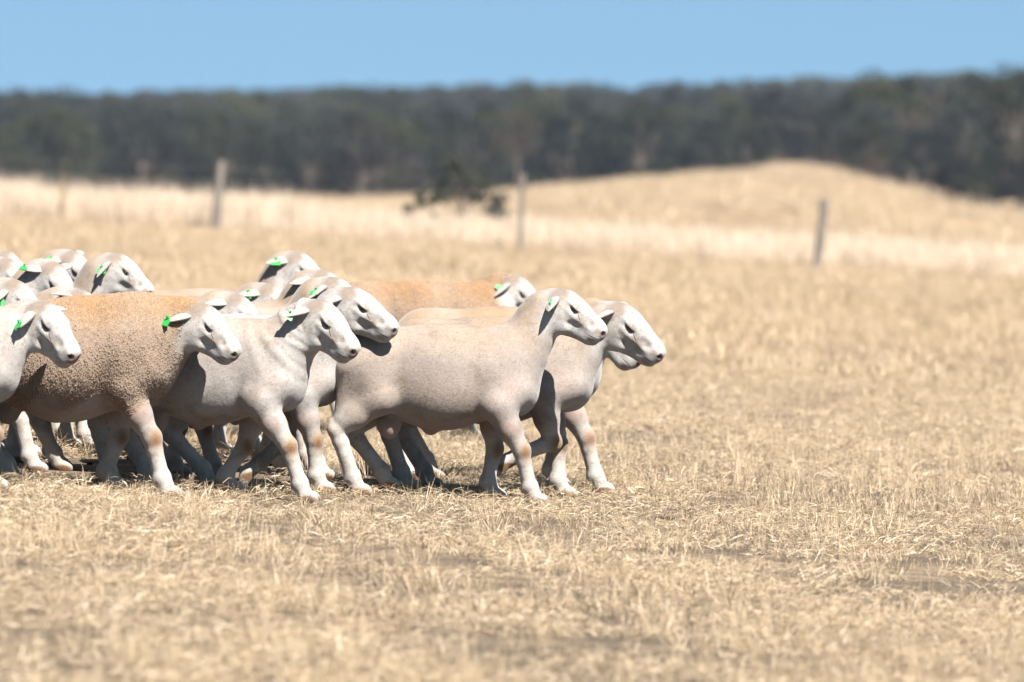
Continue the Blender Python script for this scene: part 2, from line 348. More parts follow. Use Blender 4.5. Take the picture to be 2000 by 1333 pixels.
def make_sheep(cfg, loc, ground):
    P = dict(DEF); P.update(cfg)
    rnd = random.Random(P['seed']); S = P['scale']; fat = P['fat']; wl = P['wool']
    rel = lambda x: (ground(loc[0] + x * S * math.cos(P['yaw']), loc[1] + x * S * math.sin(P['yaw'])) - loc[2]) / S
    if not P['hroll']: P['hroll'] = rnd.uniform(-.10, .10)
    hs = P['hs']; H3 = hs * np.array((rnd.uniform(.94, 1.05), rnd.uniform(.95, 1.06), rnd.uniform(.93, 1.06))); by = P['yaw']; Bz = rotm(by, 0)
    HR = rotm(P['hyaw'] - by, P['hpitch'], P['hroll']); poll = np.array(P['poll'], float)
    if 'nose' in P:         # the nose tip seen at this pixel, at the distance of the head
        npx, npy, hd = P['nose']; dd = loc[1] + hd
        nw = np.array(((npx - 1000) * dd / FPX, dd, CAM_H - (npy - HOR) * dd / FPX))
        poll = Bz.T @ (nw - np.array(loc)) / S - HR @ (np.array((0.277, 0, -0.04)) * H3)
    if 'ear_w' in P: P['ear_n'] = (*(HR.T @ Bz.T @ np.array(P['ear_w'][:3])), P['ear_w'][3])
    hp = lambda q: poll + HR @ (np.array(q, float) * H3)
    tips = np.array([hp((0.31, 0, -0.02)), hp((0.1, 0, 0.13)), hp((0.05, 0, -0.15)), hp((-.1, 0, 0)), hp((.1, .1, 0)), hp((.1, -.1, 0))])
    fxs = [l[0] for l in P['legs']]
    lo = (min(-0.52, min(fxs) - 0.12), min(-0.29 * fat, tips[:, 1].min() - .03), -0.09)
    hi = (max(tips[:, 0].max() + .04, max(fxs) + .14, .45), max(0.29 * fat, tips[:, 1].max() + .03), max(tips[:, 2].max() + .04, 0.86))
    F = Field(lo, hi, P['res'])
    w = wl * 0.028
    F.ball((-0.01, 0, 0.52), (0.34, 0.190 * fat + w, 0.200 + w), 0.05)
    F.ball((0.0, 0, 0.445), (0.225, 0.172 * fat + w, 0.160 + w), 0.06)
    F.cone((-0.33, 0, 0.615), (0.24, 0, 0.618), 0.090 + w, 0.086 + w, 0.07)
    F.ball((-0.29, 0, 0.57), (0.140 + w, 0.140 * fat + w, 0.138 + w), 0.07)
    F.ball((0.22, 0, 0.515), (0.165, 0.145 + w, 0.180 + w), 0.05)
    F.ball((0.315, 0, 0.455), (0.090, 0.088 + w, 0.110), 0.05)
    # thigh and shoulder masses
    hind = []
    for i, sd in ((0, -1), (1, 1)):
        fx, lift = P['legs'][i]
        gz = rel(fx)
        st = np.array((-0.262 + 0.28 * (fx + 0.37), sd * 0.112, 0.425 + lift * 0.35))
        F.cone((-0.315, sd * 0.082, 0.55), st + (-0.01, 0, 0.01), 0.112 + w, 0.074 + w * .6, 0.07)
        fet = np.array((fx, sd * 0.105, 0.075 + lift + gz))
        hk = ik(st, fet, 0.222, 0.205, -1, False)
        F.cone((-0.365, sd * 0.085, 0.52), hk + (0.028, 0, 0.055), 0.075 + w, 0.040, 0.06)
        hind.append((st, hk, fet, lift, sd))
    fore = []
    for i, sd in ((2, -1), (3, 1)):
        fx, lift = P['legs'][i]
        gz = rel(fx)
        el = np.array((0.215 + 0.16 * (fx - 0.25), sd * 0.118, 0.385 + lift * 0.25))
        F.ball((0.235, sd * 0.092, 0.50), (0.105, 0.060 + w, 0.150), 0.03)
        F.cone((0.305, sd * 0.084, 0.46), el + (0.01, 0, 0.02), 0.072 + w * .6, 0.066, 0.055)
        fet = np.array((fx, sd * (0.095 if lift == 0 else 0.1), 0.075 + lift + gz))
        kn = ik(el, fet, 0.195, 0.145, 1, lift == 0)
        fore.append((el, kn, fet, lift, sd))
    # neck
    n0 = np.array((0.215, 0, 0.545)); n3 = hp((-0.005, 0, -0.045)); c1 = np.array((0.375, 0.0, 0.585)); c2 = n3 - HR @ np.array((0.085, 0, 0.055)) * (0.9 if n3[2] > .72 else 1.0)
    bz = lambda t: n0 * (1 - t) ** 3 + 3 * c1 * t * (1 - t) ** 2 + 3 * c2 * t * t * (1 - t) + n3 * t ** 3
    rr = lambda t: (0.146 - 0.066 * t ** 0.60) + w * (1 - t) * 1.2
    NS = 6; neck_pts = []
    for i in range(NS):
        t0, t1 = i / NS, (i + 1) / NS
        rp = (0.011 * P['fold'], i * 0.75, 0.75) if P['fold'] else None
        F.cone(bz(t0), bz(t1), rr(t0), rr(t1), 0.06 if i < 2 else 0.02, ripple=rp)
        neck_pts.append(bz(t1))
    # legs
    for st, hk, fet, lift, sd in hind:
        mid = st * 0.45 + hk * 0.55
        F.cone(st, mid, 0.068, 0.052, 0.04); F.cone(mid, hk, 0.051, 0.033, 0.03)
        F.ball(hk + (-0.018, 0, 0.014), (0.017, 0.015, 0.030), 0.02)
        F.ball(hk, (0.030, 0.028, 0.034), 0.015)
        q = hk * .75 + fet * .25; F.cone(hk, q, 0.036, 0.0325, 0.015); F.cone(q, fet, 0.0325, 0.031, 0.015)
    for el, kn, fet, lift, sd in fore:
        mid = el * 0.5 + kn * 0.5
        F.cone(el, mid, 0.067, 0.051, 0.03); F.cone(mid, kn, 0.050, 0.033, 0.02)
        F.ball(kn + (0.006, 0, 0.0), (0.036, 0.036, 0.042), 0.010)
        q = kn * .7 + fet * .3; F.cone(kn, q, 0.034, 0.030, 0.012); F.cone(q, fet, 0.030, 0.0305, 0.012)
    feet = []
    for (a, b, fet, lift, sd) in hind + fore:
        dv = (fet - b) / np.linalg.norm(fet - b)
        if lift > 0.02:
            toe = fet + dv * 0.035 + np.array((-0.03 if dv[0] < 0 else 0.01, 0, -0.02)); ang = math.atan2(-dv[0], -dv[2]) + 0.5
            ang = math.atan2(-(toe - fet)[2], (toe - fet)[0]) - 0.9
        else:
            toe = fet + np.array((0.024, 0, -0.050)); ang = 0.0
        F.ball(fet, (0.037, 0.035, 0.037), 0.010)
        F.ball(fet + (-0.024, 0, -0.012), (0.013, 0.022, 0.014), 0.008)
        F.cone(fet, toe, 0.030, 0.033, 0.010)
        R = rotm(0, ang)
        for q in (-1, 1):
            c = toe + R @ np.array((0.014, q * 0.0165, -0.006))
            F.ball(c, (0.047, 0.018, 0.029), 0.004, rot=rotm(q * 0.10, ang + 0.28))
        feet.append((fet, toe))
    if P['nuts']:
        F.cone((-0.215, 0, 0.40), (-0.225, -0.012, 0.325), 0.036, 0.050, 0.02)
        F.ball((-0.222, -0.02, 0.305), (0.046, 0.052, 0.058), 0.02)
        F.ball((-0.05, 0, 0.288), (0.028, 0.020, 0.026), 0.03)
    fbody = None
    # head
    body_only = F.f.copy()
    R = HR
    for c, r, k in HEAD_BALLS:
        for s in ((1, -1) if c[1] > 0 else (1,)):
            F.ball(hp((c[0], s * c[1], c[2])), np.array(r) * H3, k, rot=R)
    F.cone(np.array((0.07, 0, -0.02)) * H3, np.array((0.222, 0, -0.036)) * H3, 0.071 * hs, 0.054 * hs, 0.025, rot=R, org=poll, sq=1.16)
    F.cone(np.array((0.05, 0, -0.092)) * H3, np.array((0.210, 0, -0.084)) * H3, 0.058 * hs, 0.031 * hs, 0.025, rot=R, org=poll, sq=1.22)
    F.cone(np.array((0.03, 0, 0.014)) * H3, np.array((0.205, 0, -0.014)) * H3, 0.047 * hs, 0.037 * hs, 0.03, rot=R, org=poll)
    for s in (1, -1):
        F.cone(np.array((0.075, s * 0.064, -0.016)) * H3, np.array((0.155, s * 0.046, -0.034)) * H3, 0.015 * hs, 0.010 * hs, 0.012, rot=R, org=poll)
        F.ball(hp((0.108, s * 0.076, 0.004)), np.array((0.026, 0.014, 0.012)) * H3, 0.012, True, rot=R @ rotm(-s * .35, .25))
        F.ball(hp((0.158, s * 0.060, -0.070)), np.array((0.050, 0.010, 0.016)) * H3, 0.02, True, rot=R)
        F.ball(hp((0.100, s * 0.064, 0.0165)), np.array((0.030, 0.016, 0.008)) * H3, 0.006, rot=R @ rotm(-s * .25, .28))
        F.ball(hp((0.200, s * 0.060, -0.010)), np.array((0.030, 0.016, 0.022)) * H3, 0.015, True, rot=R)
        F.ball(hp((0.276, s * 0.025, -0.026)), np.array((0.018, 0.008, 0.009)) * H3, 0.008, True, rot=R @ rotm(-s * .5, 0.5))
        ed = P['ear_n' if s < 0 else 'ear_f']; ed = np.array(ed[:3]) / np.linalg.norm(ed[:3])
        eb = np.array((-0.004, s * 0.052, 0.012))
        F.cone(eb * H3, (eb + ed * .060) * H3, 0.028 * hs, 0.014 * hs, 0.02, rot=R, org=poll)
    V, Q = F.mesh()
    V[:, 2] += P.get('tilt', 0) * np.minimum(V[:, 0] - .25, 0) * sstep(.28, .55, V[:, 2])
    # ---- per-vertex description
    n = len(V)
    H = (V - poll) @ HR / H3
    hx, hy, hz = H[:, 0], H[:, 1], H[:, 2]
    in_head = (np.abs(hy) < .13) & (hx > -.14) & (hx < .32) & (hz > -.25) & (hz < .14)
    dn = hx + 0.35 * (hz + .02)
    headw = (sstep(-0.10, 0.02, dn) if wl == 0 else sstep(-0.035, 0.02, dn)) * sstep(-0.24, -0.15, hz) * sstep(.20, .12, np.abs(hy))
    x, y, z = V.T
    legw = np.zeros(n); knee = np.zeros(n); hoof = np.zeros(n)
    def seg(a, b):
        d = b - a; t = np.clip(((V - a) @ d) / (d @ d), 0, 1)
        return np.linalg.norm(V - a - t[:, None] * d, axis=1), t
    for (a, b, fet, lift, sd) in hind + fore:
        d1, t1 = seg(a, b); d2, _ = seg(b, fet)
        legw = np.maximum(legw, sstep(0.45, 1.0, t1) * sstep(.115, .06, d1)); legw = np.maximum(legw, sstep(.085, .05, d2))
    for (el, kn, fet, lift, sd) in fore:
        q = (V - kn - np.array((0.018, 0, -0.004))) / np.array((0.030, 0.075, 0.042))
        knee = np.maximum(knee, np.exp(-(q ** 2).sum(1)))
    for (st, hk, fet, lift, sd) in hind:
        q = (V - hk - np.array((-0.04, 0, 0.02))) / np.array((0.022, 0.03, 0.05))
        knee = np.maximum(knee, 0.45 * np.exp(-(q ** 2).sum(1)))
    for fet, toe in feet:
        d3, _ = seg(fet + (0, 0, -.03), toe)
        legw = np.maximum(legw, sstep(.1, .07, d3))
        q = np.linalg.norm((V - toe - np.array((0.012, 0, -0.018))) / np.array((0.058, 0.05, 0.030)), axis=1)
        hoof = np.maximum(hoof, sstep(1.05, 0.8, q))
    top = sstep(0.55, 0.72, z) * (1 - headw)
    belly = sstep(0.36, 0.28, z) * (np.abs(x) < .33) * (1 - legw)
    nearpoll = np.exp(-((hx + .005) / .045) ** 2 - ((hz - .05) / .06) ** 2) * in_head
    white = np.array((.42, .402, .385)); side = np.array((.31, .258, .222)) * (1 - P['pale']) + white * 0.93 * P['pale']
    tanc = np.array((.29, .195, .112)); pink = np.array((.30, .19, .15))
    col = np.repeat(side[None], n, 0)
    mix = lambda c, k, w_: c * (1 - w_[:, None]) + np.asarray(k)[None] * w_[:, None]
    ntop = (0.75 + 0.25 * np.sin(x * 17 + y * 9 + P['seed'])) * top * P['tan']
    col = mix(col, tanc, np.clip(ntop, 0, 1))
    col = mix(col, (.205, .170, .152), 0.6 * np.exp(-((x - .02 + .1 * math.sin(P['seed'])) / .16) ** 2 - ((z - .56) / .07) ** 2) * (1 - wl))
    chest = np.exp(-((x - .33) / .13) ** 2 - ((z - .42) / .12) ** 2)
    col = mix(col, white * .95, 0.55 * chest * (1 - wl))
    col = mix(col, pink, np.clip(0.55 * belly + 0.25 * np.exp(-((x - .17) / .07) ** 2 - ((z - .37) / .06) ** 2), 0, 1))
    col = mix(col, (.36, .25, .205), 0.35 * np.exp(-((x - .29) / .06) ** 2 - ((z - .47) / .07) ** 2) * (1 - wl))
    neckw = sstep(0.34, 0.50, x) * sstep(.45, .6, z)
    col = mix(col, white * .92, 0.45 * neckw * (1 - wl))
    col = mix(col, white * np.array((1.13, 1.10, 1.05)), legw * 0.92)
    col = mix(col, white, headw)
    col = mix(col, (.17, .125, .095), np.clip(nearpoll * 1.0, 0, .85))
    col = mix(col, (.22, .115, .048), np.clip(knee * 1.25, 0, 1))
    col = mix(col, (.17, .085, .036), hoof)
    inner = np.zeros(n)
    woolw = np.clip((1 - headw) * (1 - sstep(0.35, 0.75, legw)) * sstep(0.30, 0.34, z + 0.03 * np.sin(x * 31) - .02 * (np.abs(x) < .2)), 0, 1) * (wl > 0)
    bare = sstep(.16, .13, x) * sstep(-.10, .0, x) * sstep(.0, -.03, z - (.32 + .5 * (x - .02))) * (wl > .9)
    woolw = woolw * (1 - bare); col = mix(col, (.40, .33, .29), bare * .8)
    col = col * (1 - woolw[:, None] * np.array((.20, .27, .35)))        # weathered, dusty wool is browner than the short coats
    # ears (rooted inside the skull)
    VV, QQ, CC, HH, MM = [V], [Q], [col], [H], [np.stack([headw, woolw, inner], 1)]
    tagpose = None; cnt = n
    for key, s in (('ear_n', -1), ('ear_f', 1)):
        ex, ey, ez, tw = P[key]
        e = HR @ np.array((ex, ey, ez)); e /= np.linalg.norm(e)
        fwd = HR @ np.array((1.0, 0, 0)); up = HR @ np.array((0, 0, 1.0))
        w0 = fwd - e * (fwd @ e); w0 /= np.linalg.norm(w0); u0 = np.cross(e, w0)
        if u0 @ up < 0: u0 = -u0
        wv = w0 * math.cos(tw) + u0 * math.sin(tw)
        if s < 0: wv = -wv
        base = hp((-0.004, s * 0.052, 0.012))
        ev, eq, et = ear_mesh(base, e, wv, 0.165 * hs, 0.040 * hs, 0.10, 1.1)
        VV.append(ev); QQ.append(eq + cnt); cnt += len(ev)
        ec = np.repeat((white * np.array((.82, .77, .73)))[None], len(ev), 0)
        nrm_up = np.cross(e, wv) 
        inn = et[:, 2] == 1
        ec[inn] = (.20, .135, .11)
        CC.append(ec); HH.append((ev - poll) @ HR / hs * 0 + np.array((-.2, 0, 0)))
        MM.append(np.stack([np.ones(len(ev)), np.zeros(len(ev)), inn * 1.0], 1))
        if s < 0: tagpose = (base, e, wv)
    V = np.concatenate(VV); Q = np.concatenate(QQ); col = np.concatenate(CC); H = np.concatenate(HH); M = np.concatenate(MM)
    # ---- objects
    root = bpy.data.objects.new('sheep', None); root.empty_display_size = 0.2
    C.objects.link(root); root.location = loc; root.rotation_euler = (0, 0, P['yaw'])
    if wl > 0:
        nz = np.sin(V[:, 0] * 71 + 3 * np.sin(V[:, 2] * 43)) * np.sin(V[:, 2] * 67 + 2 * np.sin(V[:, 0] * 37 + V[:, 1] * 51))
        V = V + np.stack([np.zeros(len(V)), -np.sign(V[:, 1]) * 0.0, nz * 0.0015], 1) * M[:, 1:2]
    me = raw_mesh('sheep_body', V * S, Q)
    vattr(me, 'col', col); vattr(me, 'hc', H); vattr(me, 'msk', M); vattr(me, 'bc', V + P['seed'] * 3.7)
    me.materials.append(MAT['sheep'])
    body = bpy.data.objects.new('body', me); C.objects.link(body); body.parent = root
    # eyes
    for s in (-1, 1):
        o = bpy.data.objects.new('eye', EYE); C.objects.link(o); o.parent = root
        o.location = hp((0.106, s * 0.0585, 0.003)) * S
        o.rotation_euler = Matrix((HR @ rotm(-s * .30, .3)).tolist()).to_euler(); o.scale = (S * hs * 1.15, S * hs, S * hs * .40)
    if wl > 0: fleece(root, V * S, Q, M[:, 1], col, P)
    if P.get('hair'): short_hair(root, V * S, Q, M, col, P)
    if P['tag']: ear_tag(root, tagpose, P, S, hs)
    return root

def short_hair(root, V, Q, M, col, P):
    """the short coat: fine single hairs lying back along the body, finer on the head"""
    rng = np.random.default_rng(P['seed'] + 50)
    a, b, c, d = V[Q[:, 0]], V[Q[:, 1]], V[Q[:, 2]], V[Q[:, 3]]
    nr = np.cross(c - a, d - b); ar = np.linalg.norm(nr, axis=1); nr /= ar[:, None] + 1e-12
    ar = ar * (M[Q[:, 0], 0] < .35); n = P['hair']; f = rng.choice(len(Q), n, p=ar / ar.sum())
    u, v = rng.random(n)[:, None], rng.random(n)[:, None]
    pos = (a[f] * (1 - u) + b[f] * u) * (1 - v) + (d[f] * (1 - u) + c[f] * u) * v; N_ = nr[f]
    lie = np.array([-.8, 0, -.6]) + rng.normal(size=(n, 3)) * .45; lie -= N_ * (lie * N_).sum(1)[:, None]; lie /= np.linalg.norm(lie, axis=1)[:, None]
    hw = M[Q[f, 0], 0][:, None]
    L = rng.uniform(.005, .011, n)[:, None] * (1 - .35 * hw); wd = rng.uniform(.0005, .0010, n)[:, None]
    sd = np.cross(N_, lie)
    V3 = np.stack([pos + sd * wd, pos - sd * wd, pos + lie * L * .9 + N_ * L * rng.uniform(.10, .30, n)[:, None]], 1).reshape(-1, 3)
    me = raw_mesh('hair', V3, np.arange(n * 3).reshape(-1, 3))
    me.normals_split_custom_set_from_vertices(np.repeat(N_, 3, 0).tolist())
    vattr(me, 'col', np.repeat(col[Q[f, 0]] * rng.uniform(.58, .76, n)[:, None], 3, 0)); me.materials.append(MAT['wool'])
    o = bpy.data.objects.new('hair', me); C.objects.link(o); o.parent = root; o['kind'] = 'stuff'

def fleece(root, V, Q, wmask, col, P):
    """short wool locks standing on the body"""
    rng = np.random.default_rng(P['seed'] + 5)
    a, b, c, d = V[Q[:, 0]], V[Q[:, 1]], V[Q[:, 2]], V[Q[:, 3]]
    nr = np.cross(c - a, d - b); ar = np.linalg.norm(nr, axis=1); nr /= ar[:, None] + 1e-12
    wq = wmask[Q].mean(1); p = ar * (wq > .5); p /= p.sum()
    n = P.get('locks', 46000)
    f = rng.choice(len(Q), n, p=p)
    u, v = rng.random(n)[:, None], rng.random(n)[:, None]
    pos = (a[f] * (1 - u) + b[f] * u) * (1 - v) + (d[f] * (1 - u) + c[f] * u) * v
    N_ = nr[f]
    tn = np.cross(N_, rng.normal(size=(n, 3))); tn /= np.linalg.norm(tn, axis=1)[:, None]
    bn = np.cross(N_, tn)
    L = rng.uniform(.0024, .0048, n)[:, None] * P.get('lock', 1.0); wd = rng.uniform(.0040, .0068, n)[:, None]
    lean = np.array([-.30, 0, -.30]) + rng.normal(size=(n, 3)) * .5
    tip = pos + (N_ + lean * 0.8) * L
    V3 = np.stack([pos - N_ * .002 + tn * wd, pos - N_ * .002 - tn * wd * .5 + bn * wd * .87, pos - N_ * .002 - tn * wd * .5 - bn * wd * .87, tip], 1).reshape(-1, 3)
    i = np.arange(n)[:, None] * 4
    T = np.concatenate([i + np.array([[0, 1, 3]]), i + np.array([[1, 2, 3]]), i + np.array([[2, 0, 3]])])
    me = raw_mesh('fleece', V3, T)
    base = col[Q[f, 0]] * rng.uniform(.98, 1.28, n)[:, None] + (rng.random(n)[:, None] < .012) * np.array([[.15, .11, .03]])
    base = np.where(rng.random(n)[:, None] < .012, base * .45, base)
    vattr(me, 'col', np.repeat(base, 4, 0))
    me.materials.append(MAT['wool'])
    o = bpy.data.objects.new('fleece', me); C.objects.link(o); o.parent = root; o['kind'] = 'stuff'

def ear_tag(root, pose, P, S, hs):
    """two-piece plastic ear tag: a stud through the ear and a flag"""
    base, e, wv = pose
    kind = P['tag']; nrm = np.cross(e, wv)
    up = nrm if nrm[2] > 0 else -nrm
    t = kind.get('t', 0.5)
    c = base + e * 0.165 * hs * t + np.array((0, 0, -1.0)) * 0.10 * t * t * .165 * hs + up * kind.get('lift', 0.012)
    bm = bmesh.new()
    X = np.array(kind.get('dir', (-.2, -.9, -.3)), float); X /= np.linalg.norm(X)       # the flag hangs this way
    Zn = np.array(kind.get('face', (0, -.4, .9)), float); Zn -= X * (Zn @ X); Zn /= np.linalg.norm(Zn); Yn = np.cross(Zn, X)
    fr = Matrix([[X[i], Yn[i], Zn[i]] for i in range(3)]).to_4x4(); fr.translation = Vector(c)
    z = kind.get('size', 1.0)
    outl = [(-.007, -.006), (.004, -.008), (.010, -.019), (.012, -.0215), (.034, -.0215), (.036, -.019), (.036, .019), (.034, .0215), (.012, .0215), (.010, .019), (.004, .008), (-.007, .006)]
    lo_ = [bm.verts.new((q[0] * z, q[1] * z, -.0012)) for q in outl]; hi_ = [bm.verts.new((q[0] * z, q[1] * z, .0012)) for q in outl]
    bm.faces.new(hi_); bm.faces.new(lo_[::-1])
    for i in range(len(outl)):
        j = (i + 1) % len(outl); bm.faces.new((lo_[i], lo_[j], hi_[j], hi_[i]))
    bmesh.ops.create_cone(bm, cap_ends=True, segments=12, radius1=.0085 * z, radius2=.0065 * z, depth=.005, matrix=Matrix.Translation((0, 0, .0035)))
    bmesh.ops.create_cone(bm, cap_ends=True, segments=10, radius1=.0042 * z, radius2=.0030 * z, depth=.009, matrix=Matrix.Translation((0, 0, .0085)))
    bm.transform(Matrix.Scale(S, 4) @ fr)
    me = bpy.data.meshes.new('ear_tag'); bm.to_mesh(me); bm.free(); me.materials.append(MAT['tag'])
    o = bpy.data.objects.new('ear_tag', me); C.objects.link(o); o.parent = root
    if kind.get('text'):
        cu = bpy.data.curves.new('tag_number', 'FONT'); cu.body = kind['text']; cu.size = .027 * z; cu.extrude = .0003; cu.align_x = 'CENTER'
        cu.align_y = 'CENTER'
        t_o = bpy.data.objects.new('tag_text', cu); C.objects.link(t_o)
        dg = bpy.context.evaluated_depsgraph_get()
        tm = bpy.data.meshes.new_from_object(t_o.evaluated_get(dg)); bpy.data.objects.remove(t_o)
        # text upright: its up-axis points back along the flag to the stud
        loc = Matrix.Translation((.0235 * z, 0, .0016)) @ Matrix.Rotation(math.radians(90), 4, 'Z')
        tm.transform(Matrix.Scale(S, 4) @ fr @ loc); tm.materials.append(MAT['ink'])
        n_ = bpy.data.objects.new('number', tm); C.objects.link(n_); n_.parent = o
# ------------------------------------------------------------------ terrain
SLOPE = 0.06
BX = [-400, 0, 800, 1000, 1150, 1300, 1420, 1500, 1570, 1640, 1700, 1770, 1850, 1950, 2400]
BY = [394, 394, 388, 374, 361, 347, 333, 325, 325, 334, 349, 369, 388, 404, 425]
TX = [-400, 0, 300, 700, 1000, 1350, 1700, 1850, 2400]
TY = [190, 186, 183, 176, 168, 160, 150, 142, 138]
def ground_v(x, y):
    """height of the land; arrays in, array out.  Near field: a plane that falls to the right"""
    x = np.asarray(x, float); y = np.asarray(y, float)
    und = 0.012 * np.sin(x * 1.3 + 0.7 * y) * np.sin(y * 0.9 + 0.4) * np.clip((y - 12) / 8, 0, 1)
    near = -SLOPE * np.clip(x, -40, 40) + und
    d = np.maximum(y, 95.0)
    px = 1000 + x * FPX / d
    px_n = 1000 + x * FPX / 95.0
    yn = HOR + (CAM_H + SLOPE * np.clip((px - 1000) * 95.0 / FPX, -40, 40)) * FPX / 95.0
    yb = np.interp(px, BX, BY)
    t = np.clip((1 / d - 1 / 300.0) / (1 / 95.0 - 1 / 300.0), 0, 1) ** 0.85
    zf = CAM_H - ((yb + (yn - yb) * t) - HOR) * d / FPX
    zc = CAM_H - (yb - HOR) * 300.0 / FPX
    ztop = CAM_H + (HOR - np.interp(px, TX, TY)) * 760.0 / FPX - 8.0      # wooded rise behind
    k = np.clip((d - 300) / 60.0, 0, 1); k2 = np.clip((d - 360) / 400.0, 0, 1)
    zb = zc * (1 - k) + (-2.6) * k
    zb = zb * (1 - k2) + ztop * k2
    zf = np.where(d > 300, zb, zf)
    m = np.clip((y - 80) / 30.0, 0, 1); m = m * m * (3 - 2 * m)
    return near * (1 - m) + zf * m
def ground(x, y): return float(ground_v(x, y))
def at_px(px, d): return (px - 1000) * d / FPX

def build_ground():
    ds = np.concatenate([np.arange(4, 14, 2.), np.arange(14, 45, .35), np.arange(45, 100, 1.2), np.geomspace(100, 300, 50)[1:], np.arange(306, 400, 8), np.geomspace(400, 1000, 14)])
    us = np.concatenate([np.linspace(-.5, -.16, 6)[:-1], np.linspace(-.16, .16, 121), np.linspace(.16, .5, 6)[1:]])
    D, U = np.meshgrid(ds, us, indexing='ij')
    Xw, Yw = U * (D + 10), D
    Z = ground_v(Xw, Yw)
    V = np.stack([Xw, Yw, Z], -1).reshape(-1, 3)
    n, m = D.shape; i = (np.arange(n - 1)[:, None] * m + np.arange(m - 1)[None]).ravel()
    Q = np.stack([i, i + 1, i + m + 1, i + m], 1)
    # land behind and beside the camera
    b = len(V); bw = np.array([[-42., 4, ground(-42, 4)], [42., 4, ground(42, 4)], [-42., -60, 2.4], [42., -60, -2.4]])
    me = raw_mesh('ground', V, Q); me.materials.append(MAT['ground'])
    o = bpy.data.objects.new('ground', me); C.objects.link(o); o['kind'] = 'structure'
    bm = bmesh.new(); vs_ = [bm.verts.new(q) for q in ((-42, 4, 2.4), (42, 4, -2.4), (42, -60, -2.4), (-42, -60, 2.4))]; bm.faces.new(vs_[::-1])
    me2 = bpy.data.meshes.new('ground_behind'); bm.to_mesh(me2); bm.free(); me2.materials.append(MAT['ground'])
    o2 = bpy.data.objects.new('ground', me2); C.objects.link(o2); o2['kind'] = 'structure'
    return o

# ------------------------------------------------------------------ grass
def blades_mesh(name, blades, mat):
    """blades: list of (root, tip, bend vector, width, tone, dirt); two-segment tapered strips"""
    V, T, K = [], [], []
    for (r, t, b, wd, tone, root_dark) in blades:
        r, t, b = np.array(r), np.array(t), np.array(b); m = (r + t) / 2 + b
        ax = t - r; sdv = np.cross(ax, (random.uniform(-1, 1), random.uniform(-1, 1), .3)); sdv = sdv / (np.linalg.norm(sdv) + 1e-9) * wd * .5
        i = len(V); V += [r - sdv, r + sdv, m - sdv * .9, m + sdv * .9, t]
        T += [(i, i + 1, i + 3), (i, i + 3, i + 2), (i + 2, i + 3, i + 4)]; K += [(tone, root_dark, 0)] * 2 + [(tone, root_dark * .4, 0)] * 2 + [(tone, 0, 0)]  # second colour channel darkens the root and fades out at the tip
    me = raw_mesh(name, np.array(V), np.array(T)); vattr(me, 'col', np.array(K)); me.materials.append(mat)
    return bpy.data.objects.new(name, me)

def clump(kind, rng, k):
    B = []; u = rng.uniform
    if kind == 'tuft':
        for _ in range(26):
            a, rad = u(0, 6.28), u(0, .045) ; r = (rad * math.cos(a), rad * math.sin(a), -.004)
            h = u(.015, .075); l = u(.05, 1.0); a2 = a + u(-.9, .9)
            B.append((r, (r[0] + h * l * math.cos(a2), r[1] + h * l * math.sin(a2), h), (0, 0, h * u(0, .12)), u(.0012, .0026), u(0, 1), u(.2, 1)))
    elif kind == 'wisp':
        for _ in range(11):
            a, rad = u(0, 6.28), u(0, .05); r = (rad * math.cos(a), rad * math.sin(a), -.004)
            h = u(.04, .15); l = u(.0, .45); a2 = u(0, 6.28)
            B.append((r, (r[0] + h * l * math.cos(a2), r[1] + h * l * math.sin(a2), h), (0, 0, h * .05), u(.0014, .0026), u(.35, 1), u(.1, .5)))
    elif kind == 'litter':
        for _ in range(170):
            r = (u(-.2, .2), u(-.2, .2), u(.0, .022)); a = u(0, 6.28); L = u(.015, .065)
            B.append((r, (r[0] + L * math.cos(a), r[1] + L * math.sin(a), r[2] + u(-.008, .022)), (u(-.006, .006), u(-.006, .006), u(0, .010)), u(.0011, .0024), u(0, 1), u(0, .8)))
    elif kind == 'patch':       # wide low stubble for the middle distance
        for _ in range(60):
            r = (u(-.25, .25), u(-.25, .25), -.004); h = u(.03, .12); a = u(0, 6.28); l = u(0, .7)
            B.append((r, (r[0] + h * l * math.cos(a), r[1] + h * l * math.sin(a), h), (0, 0, h * .08), u(.004, .008), u(0, 1), u(.1, .7)))
    else:                       # tall dead grass along the fence
        for _ in range(46):
            r = (u(-.16, .16), u(-.16, .16), -.01); h = u(.14, .62) * u(.6, 1); a = u(0, 6.28); l = u(0, .35)
            B.append((r, (r[0] + h * l * math.cos(a), r[1] + h * l * math.sin(a), h), (0, 0, h * .04), u(.004, .010), u(.1, 1), u(0, .35)))
    return blades_mesh(kind + '_clump', B, MAT['tall_straw' if kind == 'tall' else 'straw'])

